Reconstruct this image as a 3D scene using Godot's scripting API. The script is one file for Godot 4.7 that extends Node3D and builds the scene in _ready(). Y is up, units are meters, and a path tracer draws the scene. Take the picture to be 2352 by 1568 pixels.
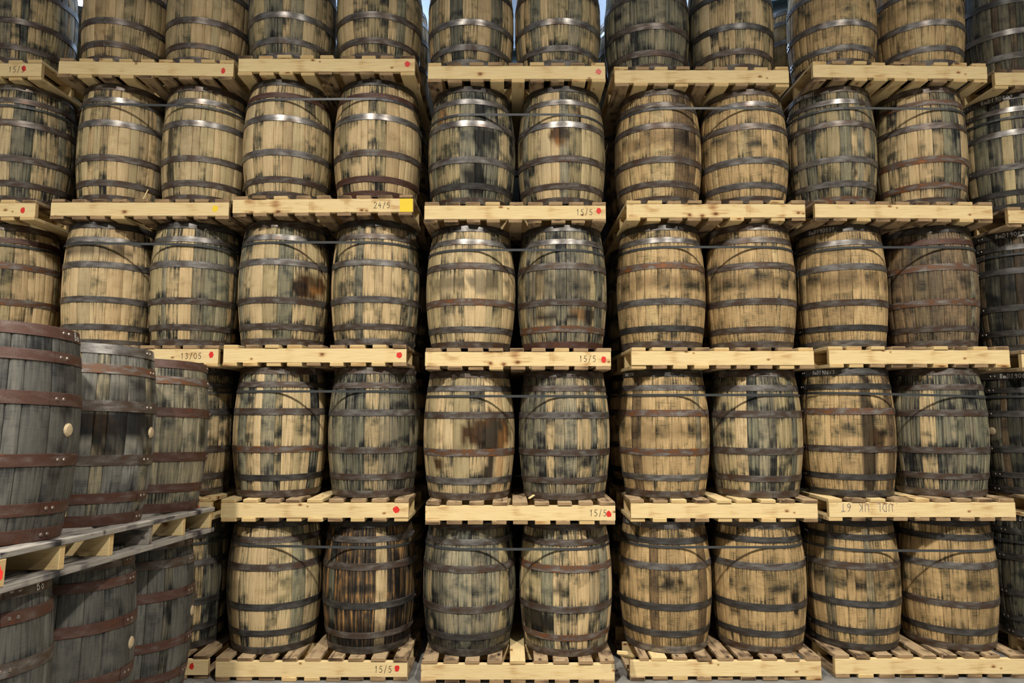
extends Node3D

# ---------------------------------------------------------------- shared state
var rng := RandomNumberGenerator.new()
var noise := FastNoiseLite.new()
var fine := FastNoiseLite.new()
var skins: Array[StandardMaterial3D] = []      # weathered oak, one per kind of stave
var steel := {}                                # hoop metals by code
var pine: Array[StandardMaterial3D] = []
var boards := {}
var M := {}
var used := {}

const HOOP_AT := [0.972, 0.858, 0.655, 0.362, 0.152, 0.03]   # hoop centres, as a share of the height
const HOOP_WIDE := [0.046, 0.04, 0.045, 0.045, 0.042, 0.046]
const STRINGER_GAP := 0.362
const PALLET_W := 1.30

# ---------------------------------------------------------------- scene data
# pallets: x, height of the middle of the board, z of the front face; tiers from the floor up
var PALLET := {
	"A": [[-4.10, 0.078, -4.84], [-4.10, 1.137, -4.84], [-4.11, 2.205, -4.84], [-4.112, 3.270, -4.84], [-4.139, 4.334, -4.84]],
	"B": [[-2.725, 0.078, -4.85], [-2.747, 1.135, -4.85], [-2.743, 2.207, -4.85], [-2.715, 3.282, -4.861], [-2.715, 4.343, -4.843]],
	"C": [[-1.359, 0.078, -4.817], [-1.366, 1.134, -4.814], [-1.401, 2.210, -4.835], [-1.364, 3.289, -4.80], [-1.366, 4.351, -4.805]],
	"D": [[0.039, 0.078, -4.772], [0.057, 1.124, -4.758], [0.042, 2.180, -4.761], [0.022, 3.233, -4.776], [0.034, 4.285, -4.786]],
	"E": [[1.450, 0.078, -4.828], [1.477, 1.127, -4.84], [1.500, 2.192, -4.847], [1.483, 3.266, -4.848], [1.415, 4.298, -4.873]],
	"F": [[2.863, 0.078, -4.87], [2.859, 1.133, -4.847], [2.930, 2.204, -4.896], [2.869, 3.270, -4.88], [2.897, 4.335, -4.873]],
	"G": [[4.42, 0.078, -5.0], [4.40, 1.125, -5.0], [4.392, 2.185, -5.0], [4.369, 3.265, -5.0], [4.344, 4.344, -5.0]],
}
var ROLL := {"B5": -0.9, "F5": -0.7, "F4": -0.6, "C4": 0.4}     # degrees about z
var BARREL_X := {
	"A": [[-4.50, -3.83], [-4.50, -3.83], [-4.53, -3.86], [-4.46, -3.79], [-4.53, -3.86]],
	"B": [[-3.10, -2.445], [-3.10, -2.445], [-3.09, -2.435], [-3.05, -2.40], [-3.07, -2.415]],
	"C": [[-1.735, -1.045], [-1.732, -1.032], [-1.745, -1.044], [-1.735, -1.039], [-1.736, -1.048]],
	"D": [[-0.310, 0.389], [-0.316, 0.385], [-0.310, 0.378], [-0.310, 0.382], [-0.323, 0.360]],
	"E": [[1.124, 1.809], [1.142, 1.831], [1.142, 1.827], [1.141, 1.810], [1.079, 1.747]],
	"F": [[2.515, 3.215], [2.525, 3.205], [2.548, 3.235], [2.510, 3.205], [2.560, 3.245]],
	"G": [[4.03, 4.71], [3.995, 4.68], [4.00, 4.68], [3.985, 4.67], [4.01, 4.69]],
}
const TIER := ["bottom tier", "second tier", "third tier", "fourth tier", "top tier"]
const STACK := {
	"A": "far left stack", "B": "stack behind grey barrels", "C": "stack left of centre", "D": "central stack",
	"E": "stack right of centre", "F": "second stack from right", "G": "rightmost stack",
}
# barrels that show: kind of wood, hoop metals from the top hoop down, look
var LOOK := {
	"A25": ["M", "ggbbbb", "grey-streaked oak barrel with dull hoops"], "B15": ["T", "ggbbbb", "pale oak barrel with dull brown hoops"],
	"B25": ["T", "ggbbbb", "pale oak barrel with smooth plum-brown hoops"], "C15": ["M", "gggggg", "greyish oak barrel with shiny steel hoops"],
	"C25": ["K", "ggbbbb", "tan oak barrel with rust-brown hoops"], "D15": ["K", "kgkggg", "tan-grey oak barrel with dark grey hoops"],
	"D25": ["M", "bbbggg", "grey oak barrel with tan drip streaks"], "E15": ["G", "bbbbbb", "weathered grey oak barrel with brown hoops"],
	"E25": ["K", "ggkkbb", "brown oak barrel with one glinting hoop"], "F15": ["S", "gggggb", "saw-marked tan oak barrel with blue-grey hoops"],
	"F25": ["S", "gggggg", "sooty tan oak barrel with steel hoops"], "G15": ["D", "ggkggb", "dark grey-streaked oak barrel"],
	"A24": ["M", "gbbbbb", "mottled grey oak barrel with plum-brown hoops"], "B14": ["T", "bggbbb", "pale oak barrel with sparse black specks"],
	"B24": ["T", "bggbbb", "pale oak barrel with one dark stave"], "C14": ["T", "krggbb", "evenly tan oak barrel with smooth hoops"],
	"C24": ["T", "krgbrr", "tan oak barrel with red-brown lower hoops"], "D14": ["G", "kgggkb", "black-stained oak barrel with glinting hoops"],
	"D24": ["M", "kggbbb", "oak barrel with burnt amber patch"], "E14": ["S", "bbbbbb", "golden oak barrel with olive smudges"],
	"E24": ["S", "bgbggb", "golden oak barrel with dark drip lines"], "F14": ["M", "bgbggo", "grey-tan oak barrel with steel hoops"],
	"F24": ["M", "boboob", "grey-tan oak barrel with orange-rust hoops"], "G14": ["K", "kgggkk", "olive-grey oak barrel with chalk code"],
	"A23": ["T", "broobb", "pale oak barrel with red rusted hoop"], "B13": ["T", "kggggg", "pale oak barrel with hatched black scuffs"],
	"B23": ["M", "kggbbb", "grey and tan striped oak barrel"], "C13": ["K", "bggbbb", "tan oak barrel with dark square stain"],
	"C23": ["K", "kbggbg", "tan-grey oak barrel with brown-grey hoops"], "D13": ["T", "kgbogb", "bright tan oak barrel with sooty belly"],
	"D23": ["G", "kgbbor", "charcoal-streaked oak barrel with rust-stained staves"], "E13": ["S", "kgogkb", "golden-banded oak barrel with grey hoops"],
	"E23": ["S", "bbbbbb", "golden oak barrel with dark rusty hoops"], "F13": ["S", "kggbkg", "bright saw-marked oak barrel with chalk code"],
	"F23": ["B", "kroobb", "brown-grey oak barrel with orange hoops"], "G13": ["D", "kkkkkk", "blackened oak barrel with chalk code"],
	"B22": ["K", "kgkbbb", "half-hidden tan oak barrel"], "C12": ["K", "bbbokb", "tan-grey oak barrel with rusty bilge hoop"],
	"C22": ["G", "bbgbbb", "blue-grey striped oak barrel"], "D12": ["T", "bgbogb", "oak barrel with large burnt brown patch"],
	"D22": ["M", "bbgbbb", "dark oak barrel with tan slivers"], "E12": ["S", "kgoogb", "golden oak barrel with brown smears"],
	"E22": ["K", "bgbbbb", "olive-tan oak barrel with brown hoops"], "F12": ["S", "kkobkk", "tan oak barrel with tall black drip"],
	"F22": ["G", "bbbbbb", "grey oak barrel with brown rusty hoops"], "G12": ["D", "kkkkkk", "sooty oak barrel with wooden bung"],
	"B21": ["K", "bggkkk", "narrow-looking half-hidden oak barrel"], "C11": ["T", "kbbkkk", "tan oak barrel with dark brown hoops"],
	"C21": ["O", "kgbkbk", "orange-streaked dark oak barrel"], "D11": ["G", "bgbbkk", "grey oak barrel with black lower hoops"],
	"D21": ["K", "bbobob", "oak barrel with black lower left patch"], "E11": ["R", "gkgkkg", "brown oak barrel with dark knot stain"],
	"E21": ["R", "gkgkkb", "brown oak barrel with two black splashes"], "F11": ["R", "kkbkkk", "saw-marked brown oak barrel with black hoops"],
	"F21": ["R", "kkgbkb", "brown oak barrel with dark vertical stain"], "G11": ["D", "kkkkkk", "dim oak barrel with riveted black hoops"],
}
# stains that have a shape of their own: azimuth, height share, half width (degrees), half height, strength, 0 black / 1 brown / 2 pale / 3 orange
var STAIN := {
	"D12": [[24, 0.52, 30, 0.15, 1.6, 1], [36, 0.5, 20, 0.1, 1.0, 0], [30, 0.3, 7, 0.26, 0.9, 0], [48, 0.34, 8, 0.2, 0.22, 3], [-40, 0.28, 8, 0.05, 0.7, 1]],
	"D14": [[18, 0.55, 16, 0.1, 0.8, 0], [8, 0.22, 14, 0.14, 0.8, 0], [-42, 0.74, 9, 0.05, 0.4, 3]],
	"D24": [[-8, 0.58, 11, 0.09, 0.9, 1], [-5, 0.5, 7, 0.03, 0.5, 3], [-70, 0.52, 6, 0.12, 0.8, 1], [20, 0.75, 6, 0.05, 0.3, 3]],
	"D13": [[-30, 0.52, 30, 0.05, 0.4, 0], [20, 0.53, 20, 0.08, 0.4, 0], [2, 0.82, 5, 0.09, 0.35, 0]],
	"D23": [[0, 0.24, 40, 0.02, 0.9, 0], [18, 0.28, 12, 0.03, 0.5, 3], [32, 0.25, 8, 0.07, 0.9, 0], [-20, 0.5, 60, 0.1, 0.28, 0]],
	"C13": [[50, 0.5, 24, 0.1, 0.85, 1], [60, 0.46, 9, 0.03, 0.4, 3]],
	"B13": [[-10, 0.78, 60, 0.05, 0.45, 0]],
	"B24": [[-28, 0.52, 5, 0.12, 0.8, 0], [-28, 0.25, 7, 0.1, 0.7, 0]],
	"F12": [[0, 0.5, 8, 0.62, 0.97, 0], [14, 0.45, 9, 0.08, 0.7, 1], [-42, 0.44, 4, 0.025, 0.85, 0]],
	"F21": [[-2, 0.6, 6, 0.4, 0.35, 0], [-16, 0.12, 16, 0.1, 0.5, 0], [26, 0.2, 7, 0.15, 0.35, 0]],
	"E21": [[28, 0.42, 7, 0.06, 0.9, 0], [30, 0.36, 4, 0.08, 0.9, 0], [-48, 0.31, 6, 0.04, 0.8, 0]],
	"E11": [[6, 0.55, 4, 0.035, 0.9, 0], [-8, 0.56, 3, 0.03, 0.6, 0], [-62, 0.55, 5, 0.04, 0.5, 0]],
	"D21": [[-50, 0.25, 26, 0.15, 0.9, 0], [-12, 0.52, 8, 0.04, 0.5, 0], [-32, 0.2, 5, 0.03, 0.7, 1]],
	"D11": [[0, 0.1, 70, 0.1, 0.4, 0]],
	"C21": [[0, 0.1, 90, 0.12, 0.45, 0], [50, 0.45, 8, 0.3, 0.7, 0]],
	"E12": [[0, 0.52, 70, 0.05, 0.22, 1]], "E13": [[0, 0.54, 70, 0.05, 0.25, 1]], "E14": [[0, 0.54, 60, 0.06, 0.25, 1]],
	"E23": [[0, 0.53, 70, 0.06, 0.25, 1]], "F13": [[0, 0.55, 80, 0.06, 0.25, 1]], "F11": [[0, 0.56, 80, 0.05, 0.22, 1]],
	"G12": [[-20, 0.5, 30, 0.5, 0.35, 0]], "G13": [[-30, 0.5, 34, 0.3, 0.4, 0]],
	"L2": [[60, 0.54, 40, 0.12, 0.95, 0], [45, 0.56, 16, 0.06, 0.6, 1], [66, 0.78, 30, 0.08, 0.35, 2], [60, 0.43, 34, 0.03, 0.4, 2], [75, 0.41, 30, 0.02, 0.6, 1], [70, 0.74, 40, 0.05, 0.4, 0]],
	"L3": [[88, 0.55, 5, 0.12, 0.8, 0], [66, 0.72, 3, 0.05, 0.8, 0]],
	"L1": [[92, 0.6, 7, 0.06, 0.6, 0], [84, 0.28, 6, 0.03, 0.5, 0]],
	"K1": [[60, 0.6, 4, 0.05, 0.7, 0]], "K2": [[80, 0.72, 3, 0.04, 0.7, 0]],
}
const STRAP_AT := {"A": [0.8, 0.8, 0.82, 0.8, 0.8], "B": [0.81, 0.81, 0.81, 0.81, 0.8], "C": [0.81, 0.81, 0.81, 0.815, 0.8],
	"D": [0.81, 0.8, 0.785, 0.735, 0.8], "E": [0.81, 0.8, 0.8, 0.81, 0.8], "F": [0.77, 0.79, 0.81, 0.79, 0.8], "G": [0.78, 0.8, 0.8, 0.78, 0.8]}
# writing in chalk on the top hoop: words, azimuth of the first letter, letter height
var CHALK := {
	"F35": ["BmD190561", -88.0, 0.034],
	"F13": ["BmD190551", -66.0, 0.030], "G13": ["BmD190821", -58.0, 0.032], "G14": ["BmD190809", -62.0, 0.032], "G12": ["BmD190833", -64.0, 0.032],
	"G11": ["BmD190", -58.0, 0.032], "F12": ["BmD190863", -70.0, 0.026], "D13": ["BmD1223", -74.0, 0.022], "E12": ["BmD1908", -78.0, 0.022],
	"E11": ["BmD190873", -76.0, 0.026], "F14": ["BmD190551", -74.0, 0.024], "F11": ["BmD190", -82.0, 0.024],
}
var RIVETED := {"F15": -97.0, "F14": -104.0, "F13": -97.0, "F12": -95.0, "F11": -92.0, "G14": -88.0, "G13": -84.0, "G12": -78.0, "G11": -80.0,
	"C21": 92.0, "C22": 96.0, "C23": 96.0, "C24": 97.0, "L1": 84.0, "L2": 92.0, "L3": 106.0, "K1": 66.0, "K2": 94.0, "K3": 92.0}
var BUNG := {"L1": 92.0, "L2": 97.0, "L3": 110.0, "K2": 98.0, "K3": 100.0, "F13": -99.0, "G12": -76.0}
# marks on the front board of a pallet: words (or "" for paint only), x of the words, paint x, paint colour code
var MARKS := {
	"A5": ["15/5", 0.47, 0.52, "r"], "A4": ["", 0, 0.56, "r"], "B5": ["", 0, 0.575, "r"], "B4": ["", 0, 0.55, "y"], "B3": ["13/05", 0.46, 0.6, "r"], "B2": ["", 0, 0.55, "r"], "B1": ["15/5", 0.36, 0.54, "r"],
	"C5": ["", 0, 0.595, "r"], "C4": ["24/5", 0.43, 0.6, "Y"], "C3": ["", 0, 0.6, "r"], "C2": ["", 0, 0.565, "r"], "C1": ["15/5", 0.49, 0.58, "r"],
	"D5": ["", 0, 0.6, "p"], "D4": ["15/5", 0.5, 0.6, "r"], "D3": ["15/5", 0.49, 0.6, "r"], "D2": ["15/5", 0.535, 0.605, "r"], "F2": ["", 0, 0, ""],
}


func _ready() -> void:
	# ------------------------------------------------------------ camera, sky, light, exposure
	var cam := Camera3D.new()
	cam.name = "camera"
	cam.position = Vector3(0, 1.836, 0)
	cam.rotation_degrees.x = 5.6
	cam.fov = rad_to_deg(2.0 * atan(0.5))
	cam.near = 0.05
	cam.far = 100.0
	add_child(cam)
	cam.current = true
	var env := Environment.new()
	env.background_mode = Environment.BG_COLOR
	env.background_color = Color(0.55, 0.65, 0.8)
	env.background_energy_multiplier = 1.0
	env.tonemap_mode = Environment.TONE_MAPPER_LINEAR
	env.tonemap_exposure = 0.94
	env.sdfgi_enabled = true
	env.ssao_enabled = true
	env.ssil_enabled = true
	var we := WorldEnvironment.new()
	we.name = "world_environment"
	we.environment = env
	add_child(we)
	rng.seed = 41
	noise.seed = 7
	noise.noise_type = FastNoiseLite.TYPE_SIMPLEX
	noise.fractal_octaves = 3
	noise.frequency = 1.0
	fine.seed = 19
	fine.noise_type = FastNoiseLite.TYPE_SIMPLEX
	fine.fractal_octaves = 2
	fine.frequency = 1.0
	make_materials()
	# high bays over the aisle: x, y, z, energy
	for d in [[-2.1, 7.65, 0.5, 75.0, "left half"], [2.4, 7.8, 0.5, 75.0, "right half"], [7.2, 8.2, 0.5, 45.0, "far right end"], [-6.8, 6.8, 0.5, 45.0, "far left end"]]:
		high_bay(Vector3(d[0], d[1], d[2]), d[3], d[4])
	room()

	# ------------------------------------------------------------ the wall of pallets and barrels
	for s in PALLET:
		for tier in 5:
			stack_level(s, tier)
	front_stack()
	litter()


# ================================================================= small helpers
func put(called: String, mesh: Mesh, mat: Material, parent: Node = self) -> MeshInstance3D:
	var o := MeshInstance3D.new()
	o.name = called if parent != self else numbered(called)
	o.mesh = mesh
	o.material_override = mat
	parent.add_child(o, true)
	return o


func numbered(called: String) -> String:
	var n: int = used.get(called, 0)
	used[called] = n + 1
	return called if n == 0 else "%s_%03d" % [called, n]


func thing(called: String, label: String, category: String, group := "") -> Node3D:
	var o := Node3D.new()
	o.name = numbered(called)
	add_child(o)
	tag(o, label, category, group)
	return o


func tag(o: Node, label: String, category: String, group := "") -> void:
	o.set_meta("label", label)
	o.set_meta("category", category)
	if group:
		o.set_meta("group", group)


func structure(o: Node) -> void:
	o.set_meta("kind", "structure")


func arrays_mesh(v: PackedVector3Array, n: PackedVector3Array, uv: PackedVector2Array, c: PackedColorArray, idx: PackedInt32Array) -> ArrayMesh:
	var a := []
	a.resize(Mesh.ARRAY_MAX)
	a[Mesh.ARRAY_VERTEX] = v
	a[Mesh.ARRAY_NORMAL] = n
	a[Mesh.ARRAY_TEX_UV] = uv
	if c.size():
		a[Mesh.ARRAY_COLOR] = c
	a[Mesh.ARRAY_INDEX] = idx
	var m := ArrayMesh.new()
	m.add_surface_from_arrays(Mesh.PRIMITIVE_TRIANGLES, a)
	return m


func quad(st: SurfaceTool, a: Vector3, b: Vector3, c: Vector3, d: Vector3, n: Vector3, ua := Vector2.ZERO, ub := Vector2.ZERO, uc := Vector2.ZERO, ud := Vector2.ZERO, col := Color.WHITE) -> void:
	# a, b, c, d round the face; wound so that it faces along n
	var pts := [a, b, c, d]
	var uvs := [ua, ub, uc, ud]
	var order := [0, 1, 2, 0, 2, 3]
	if (b - a).cross(c - a).dot(n) > 0.0:
		order = [0, 2, 1, 0, 3, 2]
	for i in order:
		st.set_color(col)
		st.set_normal(n)
		st.set_uv(uvs[i])
		st.add_vertex(pts[i])


func box_into(st: SurfaceTool, p: Vector3, s: Vector3, scale := 1.0) -> void:
	var h := s * 0.5
	for ax in 3:
		for sg in [-1.0, 1.0]:
			var n := Vector3.ZERO
			n[ax] = sg
			var u := (ax + 1) % 3
			var w := (ax + 2) % 3
			var q: Array[Vector3] = []
			var t: Array[Vector2] = []
			for k in [[-1, -1], [1, -1], [1, 1], [-1, 1]]:
				var c := Vector3.ZERO
				c[ax] = sg * h[ax]
				c[u] = k[0] * h[u]
				c[w] = k[1] * h[w]
				q.append(p + c)
				t.append(Vector2((p + c)[u], (p + c)[w]) * scale)
			quad(st, q[0], q[1], q[2], q[3], n, t[0], t[1], t[2], t[3])


# ================================================================= materials
func noise_bytes(w: int, h: int, freq: float, sd: int, full_w: int, full_h: int, oct := 3) -> PackedByteArray:
	var f := FastNoiseLite.new()
	f.seed = sd
	f.noise_type = FastNoiseLite.TYPE_SIMPLEX_SMOOTH
	f.frequency = freq
	f.fractal_octaves = oct
	var im := f.get_seamless_image(w, h)
	if w != full_w or h != full_h:
		im.resize(full_w, full_h, Image.INTERPOLATE_CUBIC)
	im.convert(Image.FORMAT_L8)
	return im.get_data()


func ramp(stops: Array) -> PackedByteArray:
	# 256 colours through [at, r, g, b] stops
	var out := PackedByteArray()
	out.resize(768)
	for i in 256:
		var t := i / 255.0
		var k := 0
		while k < stops.size() - 2 and t > stops[k + 1][0]:
			k += 1
		var s: float = clampf((t - stops[k][0]) / (stops[k + 1][0] - stops[k][0]), 0.0, 1.0)
		for c in 3:
			out[i * 3 + c] = int(255.0 * clampf(lerpf(stops[k][c + 1], stops[k + 1][c + 1], s), 0.0, 1.0))
	return out


func make_skin(sd: int, lut: PackedByteArray, base: float, streak: float, grain: float, blotch: float, saw: float, drip: float, belly: float) -> ImageTexture:
	# u runs round the barrel (2.07 m), v from the top rim to the bottom rim
	var W := 1024
	var H := 512
	var ns := noise_bytes(1024, 12, 0.09, sd, W, H, 4)
	var ng := noise_bytes(1024, 64, 0.16, sd + 1, W, H, 3)
	var nb := noise_bytes(256, 128, 0.03, sd + 2, W, H, 4)
	var nw := noise_bytes(96, 512, 0.25, sd + 3, W, H, 2)
	var nd := noise_bytes(1024, 8, 0.12, sd + 4, W, 8, 3)
	var out := PackedByteArray()
	out.resize(W * H * 3)
	var edges := []
	for h in HOOP_AT:
		edges.append(1.0 - h)
	var o := 0
	for y in H:
		var v := (y + 0.5) / H
		var k := 0
		while k < 4 and v > edges[k + 1]:
			k += 1
		var t: float = clampf((v - edges[k]) / (edges[k + 1] - edges[k]), 0.0, 1.0)
		var up: float = t * (edges[k + 1] - edges[k])          # below the upper hoop
		var dn: float = (1.0 - t) * (edges[k + 1] - edges[k])  # above the lower hoop
		var band := belly * exp(-pow((v - 0.47) / 0.07, 2.0))
		var row := y * W
		var ra := (k % 4) * W
		var rb := (k % 4 + 4) * W
		for x in W:
			var i := row + x
			var s := ns[i] * 0.0039216 - 0.5
			var b := nb[i] * 0.0039216
			var la := maxf(0.0, nd[ra + x] * 0.0039216 - 0.42) * 0.34 + 0.012
			var lb := maxf(0.0, nd[rb + x] * 0.0039216 - 0.42) * 0.34 + 0.012
			var d := base + streak * s + grain * (ng[i] * 0.0039216 - 0.5) + saw * maxf(0.0, nw[i] * 0.0039216 - 0.53) * (0.4 + 1.6 * b)
			d += blotch * maxf(0.0, b - 0.5) + band * b
			if up < la:
				d += drip * (1.0 - up / la)
			if dn < lb:
				d += drip * (1.0 - dn / lb)
			var c := clampi(int(d * 255.0), 0, 255) * 3
			out[o] = lut[c]
			out[o + 1] = lut[c + 1]
			out[o + 2] = lut[c + 2]
			o += 3
	var im := Image.create_from_data(W, H, false, Image.FORMAT_RGB8, out)
	return ImageTexture.create_from_image(im)


func make_pine(sd: int, lut: PackedByteArray, knots: int, wear: float) -> ImageTexture:
	var W := 1024
	var H := 128
	var ng := noise_bytes(64, 128, 0.09, sd, W, H, 3)
	var nf := noise_bytes(256, 128, 0.3, sd + 1, W, H, 2)
	var nb := noise_bytes(64, 16, 0.08, sd + 2, W, H, 3)
	var r := RandomNumberGenerator.new()
	r.seed = sd
	var kn := []
	for k in knots:
		kn.append([r.randf_range(30, 990), r.randf_range(20, 108), r.randf_range(5, 12)])
	var out := PackedByteArray()
	out.resize(W * H * 3)
	var o := 0
	for y in H:
		for x in W:
			var i := y * W + x
			var d := 0.22 + 0.28 * (ng[i] * 0.0039216 - 0.5) + 0.12 * (nf[i] * 0.0039216 - 0.5) + wear * maxf(0.0, nb[i] * 0.0039216 - 0.52) + 0.9 * wear * maxf(0.0, nb[x + 12 * W] * 0.0039216 - 0.6)
			for k in kn:
				var dx: float = (x - k[0]) * 0.8
				var dy: float = y - k[1]
				var q: float = (dx * dx + dy * dy) / (k[2] * k[2])
				if q < 6.0:
					d += 0.6 * exp(-q * q * 0.9) + 0.12 * exp(-pow(sqrt(q) - 1.5, 2.0) * 6.0)
			var c := clampi(int(d * 255.0), 0, 255) * 3
			out[o] = lut[c]
			out[o + 1] = lut[c + 1]
			out[o + 2] = lut[c + 2]
			o += 3
	return ImageTexture.create_from_image(Image.create_from_data(W, H, false, Image.FORMAT_RGB8, out))


func make_steel(sd: int, lut: PackedByteArray, base: float, patch: float, speck: float) -> ImageTexture:
	var W := 1024
	var H := 64
	var nb := noise_bytes(512, 32, 0.03, sd, W, H, 4)
	var nf := noise_bytes(1024, 64, 0.2, sd + 1, W, H, 2)
	var out := PackedByteArray()
	out.resize(W * H * 3)
	for i in W * H:
		var d := base + patch * (nb[i] * 0.0039216 - 0.5) + speck * (nf[i] * 0.0039216 - 0.5)
		var c := clampi(int(d * 255.0), 0, 255) * 3
		out[i * 3] = lut[c]
		out[i * 3 + 1] = lut[c + 1]
		out[i * 3 + 2] = lut[c + 2]
	return ImageTexture.create_from_image(Image.create_from_data(W, H, false, Image.FORMAT_RGB8, out))


func plain(col: Color, rough: float, metal := 0.0) -> StandardMaterial3D:
	var m := StandardMaterial3D.new()
	m.albedo_color = col
	m.roughness = rough
	m.metallic = metal
	return m


func noise_tex(sd: int, freq: float, size: int, a: Color, b: Color) -> NoiseTexture2D:
	var t := NoiseTexture2D.new()
	var f := FastNoiseLite.new()
	f.seed = sd
	f.frequency = freq
	f.fractal_octaves = 5
	t.noise = f
	t.width = size
	t.height = size
	t.seamless = true
	var g := Gradient.new()
	g.set_color(0, a)
	g.set_color(1, b)
	t.color_ramp = g
	return t


func make_materials() -> void:
	var tan := ramp([[0.0, 0.86, 0.763, 0.59], [0.25, 0.765, 0.667, 0.50], [0.5, 0.56, 0.50, 0.375], [0.75, 0.305, 0.285, 0.235], [1.0, 0.13, 0.126, 0.122]])
	var grey := ramp([[0.0, 0.76, 0.69, 0.545], [0.25, 0.60, 0.56, 0.455], [0.5, 0.45, 0.432, 0.365], [0.75, 0.275, 0.272, 0.245], [1.0, 0.118, 0.118, 0.118]])
	var old := ramp([[0.0, 0.70, 0.665, 0.60], [0.25, 0.56, 0.545, 0.50], [0.5, 0.42, 0.415, 0.39], [0.75, 0.265, 0.265, 0.26], [1.0, 0.125, 0.125, 0.135]])
	var brown := ramp([[0.0, 0.74, 0.62, 0.46], [0.3, 0.58, 0.49, 0.37], [0.6, 0.40, 0.345, 0.27], [1.0, 0.15, 0.135, 0.12]])
	var amber := ramp([[0.0, 0.82, 0.62, 0.37], [0.3, 0.60, 0.45, 0.28], [0.55, 0.33, 0.275, 0.21], [1.0, 0.11, 0.105, 0.105]])
	# base, streak, grain, blotch, saw, drip, belly
	var rows := [
		[101, tan, 0.08, 0.20, 0.14, 0.55, 0.25, 0.28, 0.0],      # 0 clean tan
		[131, tan, 0.14, 0.30, 0.16, 1.0, 0.3, 0.42, 0.0],       # 1 tan, streaked
		[151, tan, 0.16, 0.22, 0.16, 0.6, 0.5, 0.42, 0.5],      # 2 tan, saw marks and a smudged belly
		[171, tan, 0.28, 0.40, 0.18, 1.35, 0.3, 0.5, 0.0],        # 3 tan and grey
		[191, grey, 0.25, 0.34, 0.18, 1.0, 0.3, 0.42, 0.0],      # 4 grey
		[211, grey, 0.46, 0.55, 0.18, 1.3, 0.2, 0.4, 0.0],       # 5 charcoal with slivers
		[231, brown, 0.36, 0.24, 0.16, 0.7, 0.5, 0.35, 0.25],    # 6 brown
		[251, amber, 0.46, 0.9, 0.25, 1.0, 0.2, 0.5, 0.0],       # 7 amber and black
		[271, old, 0.34, 0.20, 0.16, 0.75, 0.25, 0.3, 0.0],      # 8 old blue-grey, near stack
	]
	var grain := ImageTexture.create_from_image(Image.create_from_data(512, 256, false, Image.FORMAT_L8, noise_bytes(512, 16, 0.2, 88, 512, 256, 3)))
	for r in rows:
		var m := StandardMaterial3D.new()
		m.albedo_texture = make_skin(r[0], r[1], r[2], r[3], r[4], r[5], r[6], r[7], r[8])
		m.vertex_color_use_as_albedo = true
		m.roughness = 0.62
		m.metallic_specular = 0.35
		m.heightmap_enabled = true
		m.heightmap_texture = grain
		m.heightmap_scale = 0.12
		skins.append(m)
	var st := {
		"g": [301, ramp([[0.0, 0.58, 0.565, 0.55], [0.4, 0.45, 0.435, 0.42], [0.7, 0.38, 0.335, 0.305], [1.0, 0.38, 0.25, 0.17]]), 0.34, 1.0, 0.35, 0.6, 0.34],
		"b": [311, ramp([[0.0, 0.52, 0.50, 0.48], [0.35, 0.395, 0.365, 0.34], [0.7, 0.325, 0.262, 0.225], [1.0, 0.42, 0.26, 0.15]]), 0.42, 1.0, 0.4, 0.45, 0.42],
		"r": [321, ramp([[0.0, 0.42, 0.38, 0.365], [0.4, 0.335, 0.24, 0.205], [0.75, 0.29, 0.185, 0.145], [1.0, 0.46, 0.25, 0.13]]), 0.5, 0.9, 0.5, 0.2, 0.58],
		"o": [331, ramp([[0.0, 0.52, 0.50, 0.48], [0.4, 0.40, 0.345, 0.31], [0.62, 0.40, 0.28, 0.20], [1.0, 0.54, 0.32, 0.15]]), 0.48, 1.3, 0.45, 0.25, 0.58],
		"k": [341, ramp([[0.0, 0.40, 0.395, 0.39], [0.5, 0.285, 0.275, 0.265], [0.85, 0.24, 0.205, 0.185], [1.0, 0.32, 0.21, 0.15]]), 0.4, 0.9, 0.3, 0.5, 0.38],
	}
	for k in st:
		var d: Array = st[k]
		var m := StandardMaterial3D.new()
		m.albedo_texture = make_steel(d[0], d[1], d[2], d[3], d[4])
		m.metallic = d[5]
		m.roughness = d[6]
		steel[k] = m
	var p_new := ramp([[0.0, 0.94, 0.86, 0.665], [0.3, 0.89, 0.79, 0.585], [0.6, 0.72, 0.565, 0.38], [1.0, 0.38, 0.24, 0.15]])
	var p_old := ramp([[0.0, 0.77, 0.68, 0.55], [0.3, 0.67, 0.575, 0.445], [0.6, 0.47, 0.395, 0.31], [1.0, 0.20, 0.165, 0.14]])
	var p_grey := ramp([[0.0, 0.72, 0.70, 0.67], [0.3, 0.57, 0.55, 0.52], [0.6, 0.38, 0.365, 0.36], [1.0, 0.17, 0.165, 0.17]])
	for d in [[401, p_new, 3, 0.3], [411, p_new, 5, 0.7], [421, p_new, 2, 0.2], [431, p_old, 2, 0.8], [441, p_old, 3, 1.0], [451, p_grey, 2, 1.2]]:
		var m := StandardMaterial3D.new()
		m.albedo_texture = make_pine(d[0], d[1], d[2], d[3])
		m.vertex_color_use_as_albedo = true
		m.roughness = 0.72
		m.metallic_specular = 0.3
		pine.append(m)
	M.strap = plain(Color(0.25, 0.26, 0.265), 0.38)
	M.chalk = plain(Color(0.86, 0.86, 0.84), 0.9)
	M.pen = plain(Color(0.10, 0.09, 0.09), 0.7)
	M.faded = plain(Color(0.55, 0.50, 0.48), 0.8)
	M.red = plain(Color(0.84, 0.17, 0.13), 0.6)
	M.pink = plain(Color(0.86, 0.42, 0.38), 0.6)
	M.yellow = plain(Color(0.95, 0.82, 0.16), 0.6)
	M.bung = plain(Color(0.74, 0.66, 0.53), 0.7)
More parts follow.
